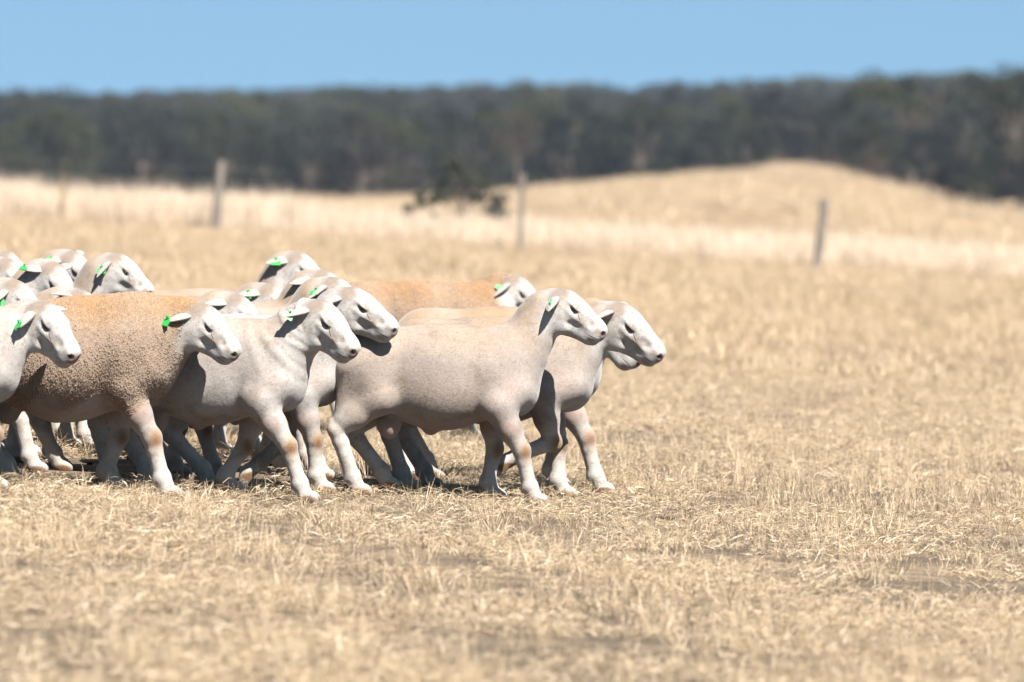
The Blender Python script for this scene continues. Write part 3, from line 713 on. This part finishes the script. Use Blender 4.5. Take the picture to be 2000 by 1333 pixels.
def scatter(name, pts, scl, rot, idx, variants, label=None):
    """one 'stuff' object: the points carry clumps as geometry-node instances"""
    me = bpy.data.meshes.new(name); me.vertices.add(len(pts)); me.vertices.foreach_set('co', np.ascontiguousarray(pts, np.float32).ravel())
    for nm, ty, arr, key in (('sc', 'FLOAT', scl, 'value'), ('ix', 'INT', idx, 'value'), ('ro', 'FLOAT_VECTOR', rot, 'vector')):
        a = me.attributes.new(nm, ty, 'POINT'); a.data.foreach_set(key, np.ascontiguousarray(arr, np.int32 if ty == 'INT' else np.float32).ravel())
    o = bpy.data.objects.new(name, me); C.objects.link(o); o['kind'] = 'stuff'
    if label: o['label'] = label
    col = bpy.data.collections.new(name + '_kit')
    for v in variants: col.objects.link(v)
    ng = bpy.data.node_groups.new(name, 'GeometryNodeTree')
    ng.interface.new_socket('Geometry', in_out='INPUT', socket_type='NodeSocketGeometry'); ng.interface.new_socket('Geometry', in_out='OUTPUT', socket_type='NodeSocketGeometry')
    nn = ng.nodes.new; L = ng.links.new
    gi, go = nn('NodeGroupInput'), nn('NodeGroupOutput'); mp = nn('GeometryNodeMeshToPoints'); ip = nn('GeometryNodeInstanceOnPoints'); ci = nn('GeometryNodeCollectionInfo')
    ci.inputs[0].default_value = col; ci.inputs['Separate Children'].default_value = True; ci.inputs['Reset Children'].default_value = True
    ip.inputs['Pick Instance'].default_value = True
    def na(nm, ty):
        q = nn('GeometryNodeInputNamedAttribute'); q.data_type = ty; q.inputs[0].default_value = nm; return q.outputs[0]
    L(gi.outputs[0], mp.inputs[0]); L(mp.outputs[0], ip.inputs['Points']); L(ci.outputs[0], ip.inputs['Instance'])
    L(na('ix', 'INT'), ip.inputs['Instance Index']); L(na('sc', 'FLOAT'), ip.inputs['Scale'])
    e2r = nn('FunctionNodeEulerToRotation'); L(na('ro', 'FLOAT_VECTOR'), e2r.inputs[0]); L(e2r.outputs[0], ip.inputs['Rotation'])
    L(ip.outputs[0], go.inputs[0])
    md = o.modifiers.new('clumps', 'NODES'); md.node_group = ng
    return o

def fbm(x, y, s):
    v = 0
    for i, (a, f) in enumerate(((.5, 1), (.3, 2.1), (.2, 4.3))):
        v = v + a * np.sin(x * f * s + 1.7 * i + 2 * np.sin(y * f * s * .7 + i)) * np.sin(y * f * s * 1.1 + 2.3 * i + 1.5 * np.sin(x * f * s * .8 + 2 * i))
    return v

def build_grass():
    rng = np.random.default_rng(11); pr = random.Random(4); random.seed(8)
    K = [clump('litter', pr, k) for k in range(5)] + [clump('tuft', pr, k) for k in range(6)] + [clump('wisp', pr, k) for k in range(4)]      # in name order, as the instancer picks them
    def field(d0, d1, dens, keep):
        A = (0.095 * (d0 + d1) + 1.6) * (d1 - d0); n = int(A * dens)
        d = np.sqrt(rng.uniform(d0 ** 2, d1 ** 2, n)); x = rng.uniform(-1, 1, n) * (d * .095 + .8)
        k = rng.random(n) < keep(x, d); return x[k], d[k]
    cover = lambda x, y: np.clip(.50 + .85 * fbm(x, y * .8, 1.5) + .45 * fbm(x, y, 5.0), .04, 1)
    trod = lambda x, y: 1 - .92 * np.exp(-((y - 25.2) / 1.3) ** 2) * (x < .9) * np.clip((.9 - x) / .5, 0, 1)
    sets = []
    for d0, d1, den, ids, s0, s1, fn in (
            (15.2, 46, 52, range(0, 5), .7, 1.25, lambda x, y: np.clip(1.5 * cover(x, y) - .28, .04, 1) * (.55 + .45 * trod(x, y))),
            (15.2, 40, 100, range(5, 11), .5, 1.1, lambda x, y: cover(x, y) * trod(x, y)),
            (15.2, 40, 75, range(11, 15), .35, .95, lambda x, y: np.clip(cover(x, y) * 1.3 - .35, 0, 1) * trod(x, y)),
            (40, 62, 34, range(5, 11), .8, 1.5, lambda x, y: cover(x, y) * .8 + .1),
            (15.2, 34, 26, range(11, 15), .7, 1.25, lambda x, y: np.clip((fbm(x + 3.1, y * .7, 2.6) - .12) * 4, 0, 1) * trod(x, y)),
            (15.2, 34, 50, range(5, 11), .9, 1.5, lambda x, y: np.clip((fbm(x + 3.1, y * .7, 2.6) - .10) * 4, 0, 1) * trod(x, y)),
            (28, 62, 10, range(11, 15), .7, 1.3, lambda x, y: np.clip(cover(x, y) * 1.2 - .2, 0, 1))):
        x, y = field(d0, d1, den, fn); n = len(x)
        sets.append((x, y, rng.uniform(s0, s1, n) * (1 + .15 * np.clip((y - 30) / 30, 0, 1)), rng.integers(ids[0], ids[-1] + 1, n)))
    x, y, s, ix = [np.concatenate(q) for q in zip(*sets)]
    rot = np.stack([rng.normal(0, .10, len(x)), rng.normal(0, .10, len(x)), rng.uniform(0, 6.28, len(x))], 1)
    scatter('stubble_grass', np.stack([x, y, ground_v(x, y) + .001], 1), s, rot, ix, K, 'short dry straw and stubble covering the paddock')
    P = [clump('patch', pr, k) for k in range(5)]
    x, y = field(42, 130, 12, lambda x, y: np.clip(.5 + .8 * fbm(x, y * .3, .8), .12, 1)); n = len(x)
    rot = np.stack([rng.normal(0, .05, n), rng.normal(0, .05, n), rng.uniform(0, 6.28, n)], 1)
    scatter('pasture_grass', np.stack([x, y, ground_v(x, y)], 1), rng.uniform(.7, 1.4, n), rot, rng.integers(0, 5, n), P, 'dry golden pasture behind the flock up to the fence')
    x, y = field(130, 300, 1.0, lambda x, y: np.clip(.4 + .9 * fbm(x * .4, y * .06, 1.0), .05, 1)); n = len(x)
    rot = np.stack([np.zeros(n), np.zeros(n), rng.uniform(0, 6.28, n)], 1)
    scatter('hill_grass', np.stack([x, y, ground_v(x, y)], 1), rng.uniform(1.6, 3.6, n), rot, rng.integers(0, 5, n), [q.copy() for q in P], 'dry golden grass on the far rise')
    Tt = [clump('tall', pr, k) for k in range(6)]
    n = 8400; u = rng.uniform(-1.6, 1.6, n); d = rng.uniform(91, 104, n); x = u * d * .095
    k = rng.random(n) < np.clip(.6 + .9 * fbm(x * 1.4, d * .3, 2.0), .08, 1); x, d, u = x[k], d[k], u[k]; n = len(x)
    rot = np.stack([rng.normal(0, .06, n), rng.normal(0, .06, n), rng.uniform(0, 6.28, n)], 1)
    scatter('tall_grass', np.stack([x, d, ground_v(x, d)], 1), rng.uniform(.6, 1.25, n) * (1.0 + .25 * (u < -.4)), rot, rng.integers(0, 6, n), Tt, 'tall pale dead grass standing along the wire fence')

def build_dung():
    rng = np.random.default_rng(5); bm = bmesh.new()
    spots = [(350, 17.6, .03), (1310, 24.4, .03), (265, 24.6, .02), (1985, 26.6, .035), (405, 17.8, .02), (1872, 25.3, .02), (620, 16.6, .02)]
    for px, d, r in spots:
        for q in range(4): _lump(bm, at_px(px, d) + rng.normal(0, r * .9), d + rng.normal(0, r), r * rng.uniform(.35, .8), rng)
    for _ in range(240):
        d = rng.uniform(16, 40); _lump(bm, rng.uniform(-.095, .095) * d, d, rng.uniform(.005, .016), rng)
    me = bpy.data.meshes.new('dung'); bm.to_mesh(me); bm.free(); me.materials.append(MAT['dung'])
    o = bpy.data.objects.new('dung', me); C.objects.link(o); o['kind'] = 'stuff'; o['label'] = 'dark dry dung and clods scattered in the straw'
def _lump(bm, x, y, r, rng):
    res = bmesh.ops.create_icosphere(bm, subdivisions=1, radius=r)
    for v in res['verts']: v.co = Vector((v.co.x * 1.2, v.co.y * 1.1, v.co.z * .7)) * rng.uniform(.8, 1.2) + Vector((x, y, ground(x, y) + r * .35))

# ------------------------------------------------------------------ trees
def tube(V, Q, pts, rads, n=6):
    b0 = len(V); prev = None
    for i, (p, r) in enumerate(zip(pts, rads)):
        p = np.array(p, float)
        d = np.array(pts[min(i + 1, len(pts) - 1)], float) - np.array(pts[max(i - 1, 0)], float); d /= np.linalg.norm(d) + 1e-9
        a = np.cross(d, (0.3, 1, 0.1)); a /= np.linalg.norm(a); b = np.cross(d, a)
        for k in range(n): V.append(p + r * (math.cos(k * 6.2832 / n) * a + math.sin(k * 6.2832 / n) * b))
        if i:
            for k in range(n):
                u = b0 + (i - 1) * n
                Q.append((u + k, u + (k + 1) % n, u + n + (k + 1) % n, u + n + k))
def tree_parts(rng, H, spread, leaf=.30, n_leaf=2400, bare=.33, clumps=22):
    """trunk with limbs, and a crown of leaf clumps with gaps: returns two (V, faces) pairs and leaf tones"""
    V, Q = [], []
    lean = rng.normal(0, .05, 2); fork = H * bare
    pts = [(0, 0, -.3), (lean[0] * fork * .5, lean[1] * fork * .5, fork * .5), (lean[0] * fork, lean[1] * fork, fork), (lean[0] * H * .8, lean[1] * H * .8, H * .72)]
    r0 = H * .022; tube(V, Q, pts, [r0 * 1.25, r0, r0 * .85, r0 * .25], 8)
    cl = []
    for k in range(clumps):
        a = k * 2.4 + rng.uniform(-.5, .5); t = rng.uniform(.15, 1.0); rad = spread * (.35 + .65 * math.sin(min(1, 1.15 - t * .75) * 1.57)) * rng.uniform(.35, 1.0)
        c = np.array((math.cos(a) * rad + lean[0] * H * .7, math.sin(a) * rad + lean[1] * H * .7, fork + (H - fork) * (0.12 + .82 * t)))
        cl.append((c, rng.uniform(.10, .19) * H * (.8 if t > .8 else 1)))
        s = np.array(pts[2]) * (1 - t * .5) + np.array(pts[3]) * t * .5
        tube(V, Q, [s, (s + c) / 2 + (0, 0, -.04 * H), c], [r0 * .42, r0 * .28, r0 * .10], 5)
    per = n_leaf // clumps; LV, LT, K = [], [], []
    for c, r in cl:
        g = rng.normal(size=(per, 3)); g /= np.linalg.norm(g, axis=1)[:, None]
        p = c + g * (r * rng.random((per, 1)) ** .45) * np.array((1.15, 1.15, .72))
        d = rng.normal(size=(per, 3)) + np.array((0, 0, -.6)); d /= np.linalg.norm(d, axis=1)[:, None]; e = np.cross(d, rng.normal(size=(per, 3))); e /= np.linalg.norm(e, axis=1)[:, None]
        sz = leaf * rng.uniform(.6, 1.4, (per, 1)); tone = rng.random() * .5 + rng.random(per) * .5
        b = len(LV) and sum(len(q) for q in LV)
        LV.append(np.stack([p - e * sz * .28, p + d * sz, p + e * sz * .28, p - d * sz * .25], 1).reshape(-1, 3)); K.append(np.repeat(tone, 4))
    LV = np.concatenate(LV); K = np.concatenate(K); LQ = np.arange(len(LV)).reshape(-1, 4)
    return (np.array(V), np.array(Q)), (LV, LQ), np.stack([K, K * 0, K * 0], 1)
def tree_meshes(nm, rng, mat, bark='bark', **kw):
    (V, Q), (LV, LQ), K = tree_parts(rng, **kw)
    a = raw_mesh(nm + '_trunk', V, Q); a.materials.append(MAT[bark])
    b = raw_mesh(nm + '_crown', LV, LQ); vattr(b, 'col', K); b.materials.append(MAT[mat]); b.polygons.foreach_set('use_smooth', np.zeros(len(LQ), bool))
    return a, b
def place_tree(meshes, loc, s, rz, label, name='gum_tree', group=None, cat='tree'):
    r = bpy.data.objects.new(name, None); C.objects.link(r); r.location = loc; r.rotation_euler = (0, 0, rz); r.scale = (s, s, s)
    for nm, me in (('trunk', meshes[0]), ('crown', meshes[1])):
        o = bpy.data.objects.new(nm, me); C.objects.link(o); o.parent = r
    r['label'] = label; r['category'] = cat
    if group: r['group'] = group
    return r

def build_trees():
    rng = np.random.default_rng(21)
    kinds = [tree_meshes('gum', rng, m, H=10.0, spread=3.6, leaf=.34, n_leaf=2600, bare=b) for m, b in (('leaf_grey', .16), ('leaf_olive', .10), ('leaf_brown', .14), ('leaf_dark', .06), ('leaf_grey', .08))]
    # the forest: far canopy that reads as one mass
    var = []
    for k, (a, b) in enumerate(kinds):
        me = bpy.data.meshes.new('forest_tree'); bm = bmesh.new(); bm.from_mesh(a); n0 = len(bm.faces)
        bm.from_mesh(b); bm.faces.ensure_lookup_table()
        for f in bm.faces[n0:]: f.material_index = 1
        bm.to_mesh(me); bm.free(); me.materials.append(a.materials[0]); me.materials.append(b.materials[0])
        var.append(bpy.data.objects.new('forest_tree', me))
    n = 1500; d = np.concatenate([rng.uniform(345, 460, 1500), rng.uniform(460, 800, 2200)]); n = len(d); px = rng.uniform(-1900, 3900, n); x = (px - 1000) * d / FPX
    keep = (px < 1440) | (d > 400); x, d, px = x[keep], d[keep], px[keep]; n = len(x)
    sc_ = rng.uniform(.5, .86, n) * np.where(d < 460, .85, 1.0); rot = np.stack([np.zeros(n), np.zeros(n), rng.uniform(0, 6.28, n)], 1)
    # scrub closing the foot of the wood on the right
    q = 60; pb = rng.uniform(1600, 2250, q); db = np.where(pb > 1660, rng.uniform(272, 310, q), rng.uniform(303, 330, q)); xb = (pb - 1000) * db / FPX
    x, d, sc_ = np.concatenate([x, xb]), np.concatenate([d, db]), np.concatenate([sc_, rng.uniform(.16, .42, q)])
    rot = np.concatenate([rot, np.stack([np.zeros(q), np.zeros(q), rng.uniform(0, 6.28, q)], 1)]); n = len(x)
    w = rng.choice(5, n, p=[.30, .2, .1, .22, .18])
    scatter('forest', np.stack([x, d, ground_v(x, d)], 1), sc_, rot, w, var, 'dark blue-grey eucalypt forest filling the background')
    # trees on the near edge of the wood, right of the rise
    edge = [(1455, 330, .55, 3, 'dark gum tree at the left end of the wood beside the bare rise'),
            (1512, 318, .54, 0, 'pale trunked gum tree standing on top of the grassy rise'),
            (1585, 325, .50, 2, 'brownish low gum tree just right of the rise top'),
            (1660, 315, .56, 3, 'dark gum tree behind the small gap right of the rise'),
            (1735, 310, .64, 1, 'tallest olive gum tree breaking the skyline right of the rise'),
            (1780, 322, .66, 0, 'tall grey gum tree beside the tallest one on the skyline'),
            (1838, 305, .62, 2, 'brown leafy gum tree right of the two skyline trees'),
            (1885, 285, .60, 4, 'gum tree with pale leaning trunks low on the right'),
            (1940, 300, .72, 0, 'grey gum tree second from the right edge'),
            (1992, 275, .70, 1, 'olive gum tree cut by the right edge of the picture'),
            (1690, 300, .20, 3, 'low dark bush at the foot of the wood on the rise'),
            (1920, 268, .22, 3, 'low dark bush below the gum trees at the right')]
    for px, d, s, k, lab in edge:
        x = at_px(px, d); place_tree(kinds[k], (x, d, ground(x, d)), s, rng.uniform(0, 6.28), lab, 'low_bush' if s < .5 else 'gum_tree', 'trees along the edge of the wood', 'bush' if s < .5 else 'tree')
    # a thin brown tree in front of the forest, middle of the picture
    th = tree_meshes('thin_tree', rng, 'leaf_brown', 'dark_bark', H=9.0, spread=2.3, leaf=.3, n_leaf=1100, bare=.3, clumps=12)
    x = at_px(1012, 292); place_tree(th, (x, 292, ground(x, 292)), .46, .4, 'thin brownish tree rising behind the middle fence post', 'thin_tree')
    # scraggy shrub behind the fence
    sh = tree_meshes('shrub', rng, 'leaf_grey', 'dark_bark', H=1.25, spread=.70, leaf=.07, n_leaf=1500, bare=.10, clumps=18)
    d = 99; x = at_px(890, d); place_tree(sh, (x, d, ground(x, d)), 1.15, 1.0, 'scraggy dark shrub behind the fence left of the middle post', 'shrub', None, 'shrub')
    sh2 = tree_meshes('low_shrub', rng, 'leaf_dark', 'dark_bark', H=.8, spread=.32, leaf=.07, n_leaf=420, bare=.12, clumps=7)
    d = 97; x = at_px(812, d); place_tree(sh2, (x, d, ground(x, d)), 1.0, 0.3, 'small dark shrub left of the scraggy shrub behind the fence', 'shrub', None, 'shrub')

# ------------------------------------------------------------------ fence
def build_fence():
    fence = bpy.data.objects.new('wire_fence', None); C.objects.link(fence)
    fence['label'] = 'old wire fence with grey wooden posts crossing behind the flock'; fence['category'] = 'fence'
    rng = random.Random(3); tops = []
    x0 = at_px(1018, 90); fence.location = (x0, 90, ground(x0, 90))
    fence.location = (0, 90, 0)
    for px, d, h, r, lean in ((-190, 90.5, 1.1, .06, .05), (418, 90.5, 1.13, .075, .10), (1016, 90, 1.22, .04, .03), (1594, 89.5, 1.10, .072, .12), (2190, 89, 1.1, .06, .0)):
        x = at_px(px, d); z = ground(x, d); V, Q = [], []
        pts = [(x + lean * h * t + rng.uniform(-.006, .006), d - 90, z - .15 + (h + .15) * t) for t in (0, .2, .4, .6, .8, 1)]
        tube(V, Q, pts, [r * rng.uniform(.9, 1.08) for _ in pts], 9)
        n = len(V); V.append(np.array(pts[-1]) + (0.004, 0, .012)); Q2 = [(n - 9 + k, n - 9 + (k + 1) % 9, n) for k in range(9)]
        me = bpy.data.meshes.new('post'); me.from_pydata([tuple(v) for v in V], [], [tuple(q) for q in Q] + Q2); me.materials.append(MAT['post'])
        o = bpy.data.objects.new('post', me); C.objects.link(o); o.parent = fence; tops.append((x, d - 90, z, h, lean))
    for k in range(5):
        V, Q = [], []
        pts = []
        f = .22 + .17 * k
        for (a, b) in zip(tops[:-1], tops[1:]):
            for t in np.linspace(0, 1, 6)[:-1]:
                q0 = np.array((a[0] + a[4] * a[3] * f, a[1] - .07, a[2] + a[3] * f)); q1 = np.array((b[0] + b[4] * b[3] * f, b[1] - .07, b[2] + b[3] * f))
                pts.append(q0 * (1 - t) + q1 * t - np.array((0, 0, .03 * math.sin(t * 3.14))))
        tube(V, Q, pts, [.0009] * len(pts), 4)
        me = raw_mesh('wire', np.array(V), np.array(Q)); me.materials.append(MAT['wire'])
        o = bpy.data.objects.new('wire', me); C.objects.link(o); o.parent = fence
    # one seeding stalk that stands above the tall grass at the left
    d = 88; x = at_px(118, d); z = ground(x, d); B = []
    pr = random.Random(2); random.seed(2)
    for k in range(26):
        h = pr.uniform(.55, .98); a = pr.uniform(0, 6.28); l = pr.uniform(0, .12)
        r = (pr.uniform(-.03, .03), pr.uniform(-.03, .03), 0)
        B.append((r, (r[0] + .05 + h * l * math.cos(a), r[1] + h * l * math.sin(a), h), (0, 0, 0), .011, pr.uniform(0, .6), .3))
    o = blades_mesh('grass_clump', B, MAT['straw']); C.objects.link(o); o.location = (x, d, z)
    o['label'] = 'single tall thin clump of dry grass by the fence at the far left'; o['category'] = 'grass clump'

def build_haze():
    bm = bmesh.new(); bmesh.ops.create_cube(bm, size=1.0)
    bm.transform(Matrix.Translation((0, 470, 5.0)) @ Matrix.Diagonal((1050, 1080, 80, 1)))
    me = bpy.data.meshes.new('haze'); bm.to_mesh(me); bm.free()
    m = bpy.data.materials.new('thin_air'); m.use_nodes = True; t = m.node_tree
    for n in list(t.nodes): t.nodes.remove(n)
    out = t.nodes.new('ShaderNodeOutputMaterial'); pv = t.nodes.new('ShaderNodeVolumePrincipled')
    pv.inputs['Color'].default_value = (.62, .74, .95, 1); pv.inputs['Density'].default_value = 0.00013; pv.inputs['Anisotropy'].default_value = 0.0
    t.links.new(pv.outputs[0], out.inputs['Volume']); me.materials.append(m)
    o = bpy.data.objects.new('haze', me); C.objects.link(o); o['kind'] = 'stuff'; o['label'] = 'thin blue haze over the paddock'
# ------------------------------------------------------------------ flock
# label, body centre (pixel column), distance, pose
T1 = dict(t=.55)
FLOCK = [
 ('smooth beige ram walking at the front, whole side in view, small green ear tag', 864, 25.0,
  dict(scale=1.05, res=.0055, hair=26000, nose=(1178, 657, -.06), hyaw=-.30, hpitch=0.52, hs=0.842, legs=((-.375, 0), (-.26, .02), (.365, 0), (.19, 0)), ear_w=(-.25, -.85, -.30, .9), tag=dict(t=.45, dir=(.1, -.6, -.8), face=(.9, -.3, .2)), tan=.45)),
 ('leading ram with its white head farthest right, one foreleg lifted', 966, 25.45,
  dict(res=.0055, hair=26000, scale=1.092, nose=(1290, 700, -.10), hyaw=-.38, hpitch=0.62, hs=0.891, legs=((-.38, 0), (-.29, 0), (.10, .10), (.26, 0)), ear_w=(-.55, -.8, -.1, .9), tan=.7, nuts=False)),
 ('ram whose forehead and chin show behind the leading ram', 980, 26.3,
  dict(scale=1.134, wool=0, locks=26000, nose=(1243, 714, -.05), hyaw=-.12, hpitch=0.9, hs=0.806, ear_w=(-.4, -.8, .2, .6), tan=1)),
 ('woolly ram farthest back right of centre, brown fleece on its back, green tag', 830, 30.0,
  dict(nose=(1062, 622, -.06), hyaw=-.38, hpitch=0.62, hs=0.829, scale=1.113, wool=.8, locks=30000, tan=1.0, ear_w=(-.55, -.75, -.35, .9), tag=dict(t=.4, dir=(-.6, -.6, -.5), face=(.2, -.7, .5)))),
 ('white chested ram with neck folds and a half turned head, foreleg stretched forward', 410, 24.45,
  dict(scale=1.05, res=.0055, hair=26000, yaw=-.20, nose=(692, 692, -.22), hyaw=-.50, hpitch=0.62, hs=0.857, legs=((-.40, 0), (-.30, 0), (.40, 0), (.04, 0)), ear_w=(-.85, -.5, -.12, .5), fold=1.0, pale=.75, tan=.5, tag=dict(t=.7, dir=(-.3, -.5, -.8), face=(.3, -.8, .1)))),
 ('clean white faced ram looking over the rump of the front beige ram', 483, 25.0,
  dict(scale=1.05, res=.0055, hair=26000, nose=(771, 650, -.22), hyaw=-.30, hpitch=0.46, hs=0.857, legs=((-.18, 0), (-.40, 0), (.29, 0), (.05, .03)), ear_w=(-.85, -.45, -.15, .5), pale=1.0, tan=.2)),
 ('thick fleeced woolly ram with rusty back and white face near the left', 131, 24.15,
  dict(res=.0055, scale=1.13, yaw=-.08, nose=(459, 696, -.16), hyaw=-.50, hpitch=0.62, hs=0.788, wool=1.0, tan=1.0, fat=1.08, tilt=.13, legs=((-.40, 0), (-.25, 0), (.37, 0), (.13, 0)), ear_w=(-.85, -.45, -.12, .5), tag=dict(t=.85, dir=(-.5, -.3, -.8), face=(-.5, -.6, .5)))),
 ('ram cut by the left edge, nearest one, with both ears out and green tag', -160, 23.6,
  dict(scale=1.05, res=.0055, hair=26000, yaw=-.10, nose=(143, 702, -.16), hyaw=-0.75, hpitch=0.62, hs=0.867, legs=((-.41, 0), (-.28, 0), (.30, .02), (.10, 0)), ear_w=(-.5, -.75, -.45, .6), ear_f=(-.35, .95, -.05, .5), pale=.55, tan=.3, tag=dict(t=.7, dir=(-.2, -.6, -.7), face=(-.6, -.6, .3)))),
 ('ram with drooping ear and green button tag behind the clean white face', 449, 25.9,
  dict(scale=1.05, nose=(716, 632, -.12), hyaw=-.35, hpitch=0.58, hs=0.819, ear_w=(-.65, -.7, -.35, .9), pale=.2, tag=dict(t=.5, dir=(-.3, -.7, -.5), face=(-.3, -.8, .5)))),
 ('ram mostly hidden, only its crown and long backward ear in view', 431, 26.6,
  dict(scale=1.05, nose=(694, 620, -.10), hyaw=-.35, hpitch=0.62, hs=0.838, ear_w=(-.95, -.3, -.05, .4))),
 ('ram with highest head in the middle group and large green tag flat on its ear', 402, 29.0,
  dict(scale=1.05, nose=(640, 580, -.08), hyaw=-.40, hpitch=0.62, hs=0.867, tan=.7, ear_w=(-.95, -.35, -.02, .3), tag=dict(t=.55, dir=(-.05, -.6, -.65), face=(0, -.75, .65), size=1.1))),
 ('ram with lowered half hidden face and dark green tag under its ear', 338, 27.4,
  dict(scale=1.05, nose=(588, 646, -.08), hyaw=-.40, hpitch=0.62, hs=0.838, ear_w=(-.90, -.4, .02, .3), tag=dict(t=.55, dir=(-.2, -.3, -.9), face=(-.3, -.9, .0)))),
 ('ram peeping between the woolly ram and the folded neck, eyes just visible', 243, 25.45,
  dict(scale=1.05, nose=(518, 677, -.05), hyaw=-.35, hpitch=0.72, hs=0.810, ear_w=(-.85, -.4, .05, .4), tan=.9)),
 ('ram resting its chin behind the rusty fleece, grey ear and green tag, left group', 37, 27.1,
  dict(scale=1.05, nose=(292, 578, -.10), hyaw=-.30, hpitch=0.54, hs=0.790, ear_w=(-.5, -.75, -.5, 1.0), tag=dict(t=.5, dir=(-.1, -.5, -.85), face=(-.2, -.9, .2)))),
 ('ram with tallest head of the left group and ear held straight back', -50, 28.6,
  dict(scale=1.05, nose=(188, 580, -.10), hyaw=-.45, hpitch=0.72, hs=0.848, ear_w=(-.93, -.35, .0, .4), tag=dict(t=.5, dir=(-.2, .5, .2), face=(0, -.3, .9), size=.7))),
 ('ram facing half towards the camera in the left group, ear out to the left', -119, 26.6,
  dict(scale=1.05, nose=(140, 616, -.12), hyaw=-.72, hpitch=0.82, hs=0.819, ear_w=(-.92, -.35, .18, .4), tag=dict(t=.75, dir=(-.2, -.6, -.4), face=(0, -.5, .8), size=.8))),
 ('ram showing only the top of its brown marked forehead over the rusty fleece', -70, 25.9,
  dict(scale=1.05, nose=(220, 666, -.10), hyaw=-.30, hpitch=0.67, hs=0.838)),
 ('ram at the left edge with large green tag numbered 40', -190, 24.95,
  dict(scale=1.05, nose=(86, 650, -.20), hyaw=-.45, hpitch=0.7, hs=0.810, ear_w=(-.55, -.75, -.45, .7), tag=dict(t=.55, dir=(-.05, -.25, -.95), face=(.1, -.95, .15), size=1.5, text='40'))),
 ('ram cut by the left edge with only its pale crown in view, topmost there', -184, 29.4,
  dict(scale=1.05, nose=(64, 580, -.10), hyaw=-.40, hpitch=0.67, hs=0.838)),
 ('ram cut by the left edge between the topmost crown and the numbered tag', -195, 27.7,
  dict(scale=1.05, nose=(66, 602, -.10), hyaw=-.40, hpitch=0.72, hs=0.838)),
]
def build_flock():
    global EYE
    bm = bmesh.new(); bmesh.ops.create_uvsphere(bm, u_segments=14, v_segments=8, radius=.0155)
    EYE = bpy.data.meshes.new('eye'); bm.to_mesh(EYE); bm.free(); EYE.materials.append(MAT['eye'])
    EYE.polygons.foreach_set('use_smooth', np.ones(len(EYE.polygons), bool))
    for k, (lab, px, d, cfg) in enumerate(FLOCK):
        x = at_px(px, d); cfg = dict(cfg); cfg.setdefault('seed', k + 1)
        r = make_sheep(cfg, (x, d, ground(x, d)), ground)
        r['label'] = lab; r['category'] = 'sheep'; r['group'] = 'flock of rams walking to the right'
build_materials(); build_env_materials()
build_ground(); build_trees(); build_fence(); build_flock(); build_grass(); build_dung()
build_haze()
